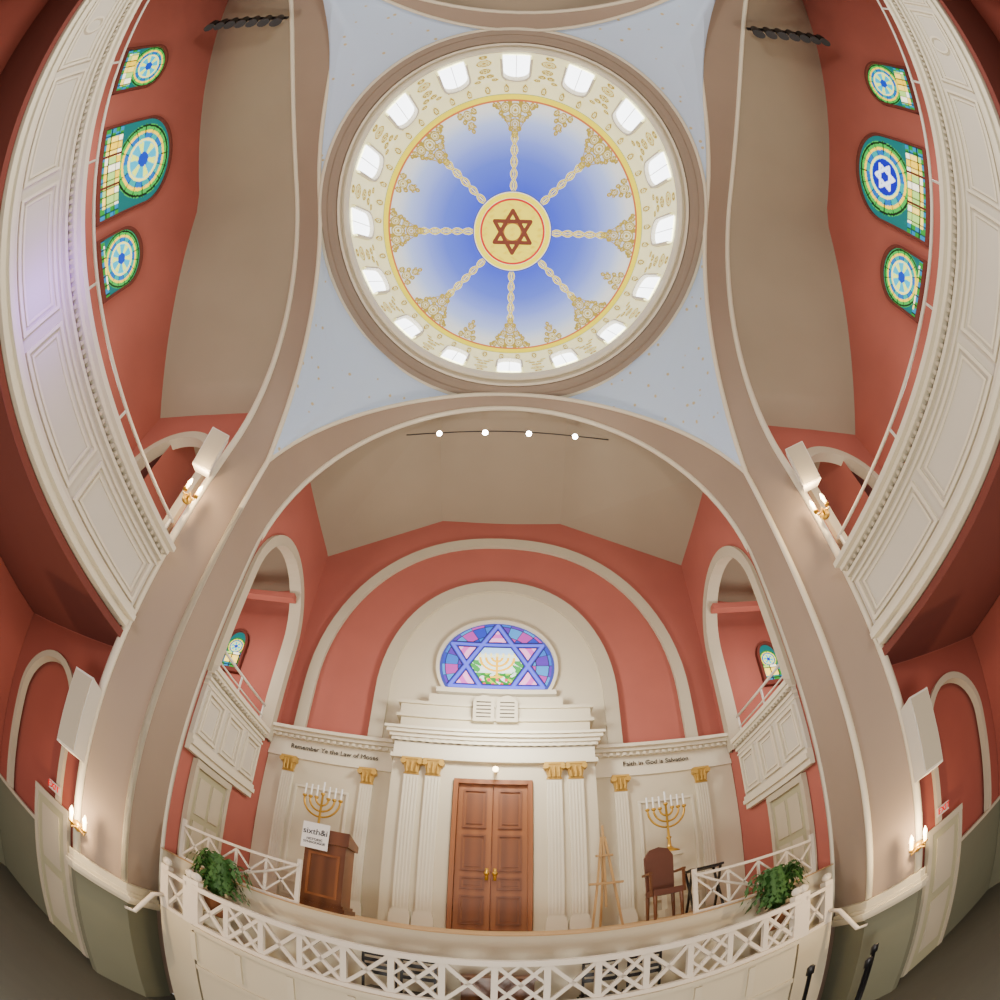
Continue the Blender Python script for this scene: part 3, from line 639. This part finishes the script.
# ------------------------------------------------------------------ railings
PW=mat("railing_cream",(220,210,192),0.5)
def lattice(pts,z0,z1,name,label,cat,nb,post=.1,finial=True,group=None,dia=True,w=.065,keep=False):
    P=[Vector((p[0],p[1],0)) for p in pts]; cum=[0]
    for i in range(1,len(P)): cum.append(cum[-1]+(P[i]-P[i-1]).length)
    def at(s):
        for i in range(1,len(P)):
            if s<=cum[i]+1e-9: t=(s-cum[i-1])/(cum[i]-cum[i-1]); return P[i-1].lerp(P[i],t)
        return P[-1].copy()
    Ltot=cum[-1]
    o=empty(name,(P[len(P)//2].x,P[len(P)//2].y,z0),label,cat,group)
    up=Vector((0,0,1))
    def rail(za,zb,w):
        m=MB(); n=len(P); A=[]
        for i,p in enumerate(P):
            d=(P[min(i+1,n-1)]-P[max(i-1,0)]).normalized(); s=Vector((-d.y,d.x,0))*w/2; A.append((p-s,p+s))
        lo1=[a+up*za for a,b in A];lo2=[b+up*za for a,b in A];h1=[a+up*zb for a,b in A];h2=[b+up*zb for a,b in A]
        m.strip(lo1,h1);m.strip(h1,h2);m.strip(h2,lo2);m.strip(lo2,lo1); return m
    k_=w/.065
    fin(rail(z1-.1*k_,z1,.26*k_),"top_rail",PW,o); fin(rail(z0,z0+.1*k_,.16*k_),"bottom_rail",PW,o)
    for k in range(nb):
        a=at(Ltot*k/nb);b=at(Ltot*(k+1)/nb); za,zb=z0+.08,z1-.08
        m=MB(); m.beam(a+up*za,b+up*zb,w,w); m.beam(a+up*zb,b+up*za,w,w)
        m.beam(a+up*za,a+up*zb,w*1.3,w*1.3)
        if dia and k%2:
            h=up*((za+zb)/2); c=a.lerp(b,.5)
            for e in (a,b):
                m.beam(c+up*zb,e+h,w*.7,w*.7); m.beam(c+up*za,e+h,w*.7,w*.7)
        fin(m,"lattice_panel",PW,o)
    for e in (P[0],P[-1]):
        m=MB().box(e.x-post,e.x+post,e.y-post,e.y+post,z0,z1+.12)
        if finial: m.sphere((e.x,e.y,z1+.22),.11)
        fin(m,"end_post",PW,o)
    return o
arc=[(x,8.12-.42*math.cos(x/5.15*pi/2)**1.1) for x in np.linspace(-5.1,5.1,41)]
RT=.84
lattice(arc,-.25,RT,"curved_balustrade","curved cream lattice balustrade in front of the stage","railing",14,w=.075)
cb=MB()
for e,za,zb in ((.1,FL,-.37),(.2,-.37,-.25),(.16,-1.6,-1.45)):
    A=[(x,y-e) for x,y in arc];B=[(x,y+e) for x,y in arc]; cb.prism(A+B[::-1],'z',za,zb)
for i in range(0,40,4):
    xa,ya=arc[i]; cb.beam((xa,ya-.12,-1.3),(xa,ya-.12,-.45),.12,.1)
fin(cb,"curved_base_wall",CRM,label="curved cream panelled base wall carrying the balustrade",cat="low wall")
for sg in (-1,1):
    lattice([(sg*5.25,8.12),(sg*5.95,8.3)],-.25,RT,"short_balustrade","short cream lattice balustrade section joining the pier","railing",1,group="short end balustrades")
    fin(MB().prism([(sg*5.14,8.0),(sg*5.2,8.25),(sg*6.0,8.47),(sg*6.05,8.2)],'z',FL,-.25),"balustrade_base",CRM,label="cream base block under the end of the balustrade",cat="low wall")
    o=lattice([(sg*3.5,9.15),(sg*4.9,9.15),(sg*6.2,9.15)],SZ,2.25,"stage_railing","white metal lattice railing with crossed bars at the stage edge","railing",4,post=.04,finial=False,group="stage edge railings",dia=False,w=.04)
    fin(MB().tube([(sg*3.5,9.1,2.25),(sg*3.9,9.1,2.0),(sg*5.2,9.1,1.36)],.03),"stair_handrail",PW,o,smooth=True)
    fin(MB().tube([(sg*5.98,8.2,.1),(sg*6.02,7.9,.0),(sg*6.1,7.3,-.75),(sg*6.28,7.2,-.8)],.05),"stair_handrail",PW,label="cream pipe handrail sloping down beside the pier",cat="handrail",group="pier handrails",smooth=True)
    fx,fy=sg*4.95,8.62
    fr_=empty("potted_fern",(fx,fy,-1.2),"leafy green fern in a terracotta pot on a plant stand","potted plant",group="stage ferns")
    fin(MB().box(fx-.22,fx+.22,fy-.22,fy+.22,-1.2,.25),"plant_stand",CRM,fr_)
    fin(MB().lathe(fx,fy,[(.16,.25),(.25,.65),(.29,.65),(.29,.73),(.2,.73)],18,cap=True),"pot",POT,fr_,smooth=True)
    mb=MB()
    for k in range(110):
        a=random.random()*2*pi; L=.3+.5*random.random(); up_=.5+.85*random.random(); n=10
        pts=[]
        for i in range(n):
            t=i/(n-1); r=L*t; z=.7+up_*math.sin(t*2.3)*.95-.2*t*t; pts.append(Vector((fx+r*math.cos(a),fy+r*math.sin(a)*.5,z)))
        s=Vector((-math.sin(a),math.cos(a),0))
        mb.strip([p-s*.012 for p in pts],[p+s*.012 for p in pts])
        for i in range(1,n-1):
            w=.12*(1-i/n)+.03
            for q in (-1,1):
                c=pts[i]; d=(pts[i+1]-pts[i]); mb.add([c,c+s*q*w+d*.5+Vector((0,0,-.02)),c+d*.9],[(0,1,2)])
    fin(mb,"fronds",LEAF,fr_)
fin(MB().box(-5.8,5.8,8.3,8.97,-1.3,-1.2),"floor_pit",TAN,kind="structure")
for i,(x,y) in enumerate(((-1.75,8.35),(-1.15,8.4),(1.6,8.4),(2.3,8.35))):
    pz=-1.2
    o=empty("pit_chair",(x,y,pz),"black stacking chair behind the curved balustrade","chair",group="pit chairs")
    fin(MB().box(x-.24,x+.24,y-.05,y+.4,-.3,-.24),"seat",BLK,o)
    m=MB()
    for k in range(4): m.box(x-.24,x+.24,y-.08,y-.05,.15+k*.15,.24+k*.15)
    fin(m,"backrest",BLK,o)
    for dx in (-1,1):
        fin(MB().beam((x+dx*.26,y-.07,pz),(x+dx*.26,y-.07,.74),.04,.04),"leg",BLK,o); fin(MB().beam((x+dx*.26,y+.38,pz),(x+dx*.26,y+.38,-.3),.04,.04),"leg",BLK,o)
cabn=fin(MB().box(-.5,.6,8.3,8.75,-1.2,.3),"pit_cabinet",WOOD2,label="low brown wooden cabinet behind the balustrade",cat="cabinet")
fin(MB().box(-.55,.65,8.25,8.8,.3,.37),"cabinet_top",WOOD2,cabn)
for (x,y,h) in ((4.35,6.3,-.7),(5.55,6.0,-1.15),(5.1,5.6,-1.25)):
    o=fin(MB().lathe(x,y,[(.3,FL),(.3,FL+.05),(.04,FL+.12),(.04,h-.25),(.07,h-.25),(.07,h-.05),(.03,h)],16,cap=True),"stanchion",BLK,label="black crowd-control stanchion post on the floor",cat="stanchion",smooth=True,group="stanchions")
# ------------------------------------------------------------------ lights
def pt(x,y,z,e,c=(1,.96,.89),r=.5):
    L=bpy.data.lights.new("unseen_light",'POINT'); L.energy=e; L.color=c; L.shadow_soft_size=r
    o=bpy.data.objects.new("unseen_light",L); SCN.collection.objects.link(o); o.location=(x,y,z); ALL.append(o)
pt(0,-1.5,-1.0,470,r=1.0); pt(0,-7,6,400,r=1.0)  # fill lamps added to brighten crossing, stage and aisles, no fixtures modelled
pt(0,10.6,7.5,190,r=.5)
for sg in (-1,1):
    pt(sg*9.0,-3,9.5,115 if sg<0 else 90); pt(sg*9.2,3.5,9.0,70); pt(sg*8.3,11,8.5,60); pt(sg*9.2,3,1.0,26)
pt(-5.9,.2,6.3,24,(.32,.12,1),.05)
w=bpy.data.worlds.new("w"); SCN.world=w; w.use_nodes=True; w.node_tree.nodes["Background"].inputs[0].default_value=(.9,.85,.78,1); w.node_tree.nodes["Background"].inputs[1].default_value=.5
# ------------------------------------------------------------------ metric scaling + camera
seen=set()
OFF=Vector((0,0,-FL))
for o in ALL:
    if o.type=='MESH':
        if o.data.name not in seen:
            seen.add(o.data.name); o.data.transform(Matrix.Scale(SC,4))
    if o.parent is None: o.location=(Vector(o.location)+OFF)*SC
    else: o.location=Vector(o.location)*SC
    if o.type=='LIGHT': o.data.shadow_soft_size*=SC
    if "_w" in o: del o["_w"]
cd=bpy.data.cameras.new("camera"); cam=bpy.data.objects.new("camera",cd); SCN.collection.objects.link(cam); SCN.camera=cam
cam.location=(Vector((0,0,E))+OFF)*SC
c=.87; rho=.024
cam.matrix_world=Matrix.Translation(cam.location)@Euler((pi/2+c,0,0)).to_matrix().to_4x4()@Matrix.Rotation(rho,4,'Z')
cd.type='PANO'; cd.panorama_type='FISHEYE_LENS_POLYNOMIAL'; cd.fisheye_fov=math.radians(280); cd.sensor_width=36
th=np.linspace(.01,1.62,160); r=(523*th-52.2*th**3)*.036
A=np.stack([r,r**2,r**3,r**4],1); k=np.linalg.lstsq(A,th,rcond=None)[0]
cd.fisheye_polynomial_k0=0
cd.fisheye_polynomial_k1,cd.fisheye_polynomial_k2,cd.fisheye_polynomial_k3,cd.fisheye_polynomial_k4=[float(-x) for x in k]
cd.shift_x=-.006; cd.shift_y=-.001
cd.clip_end=200
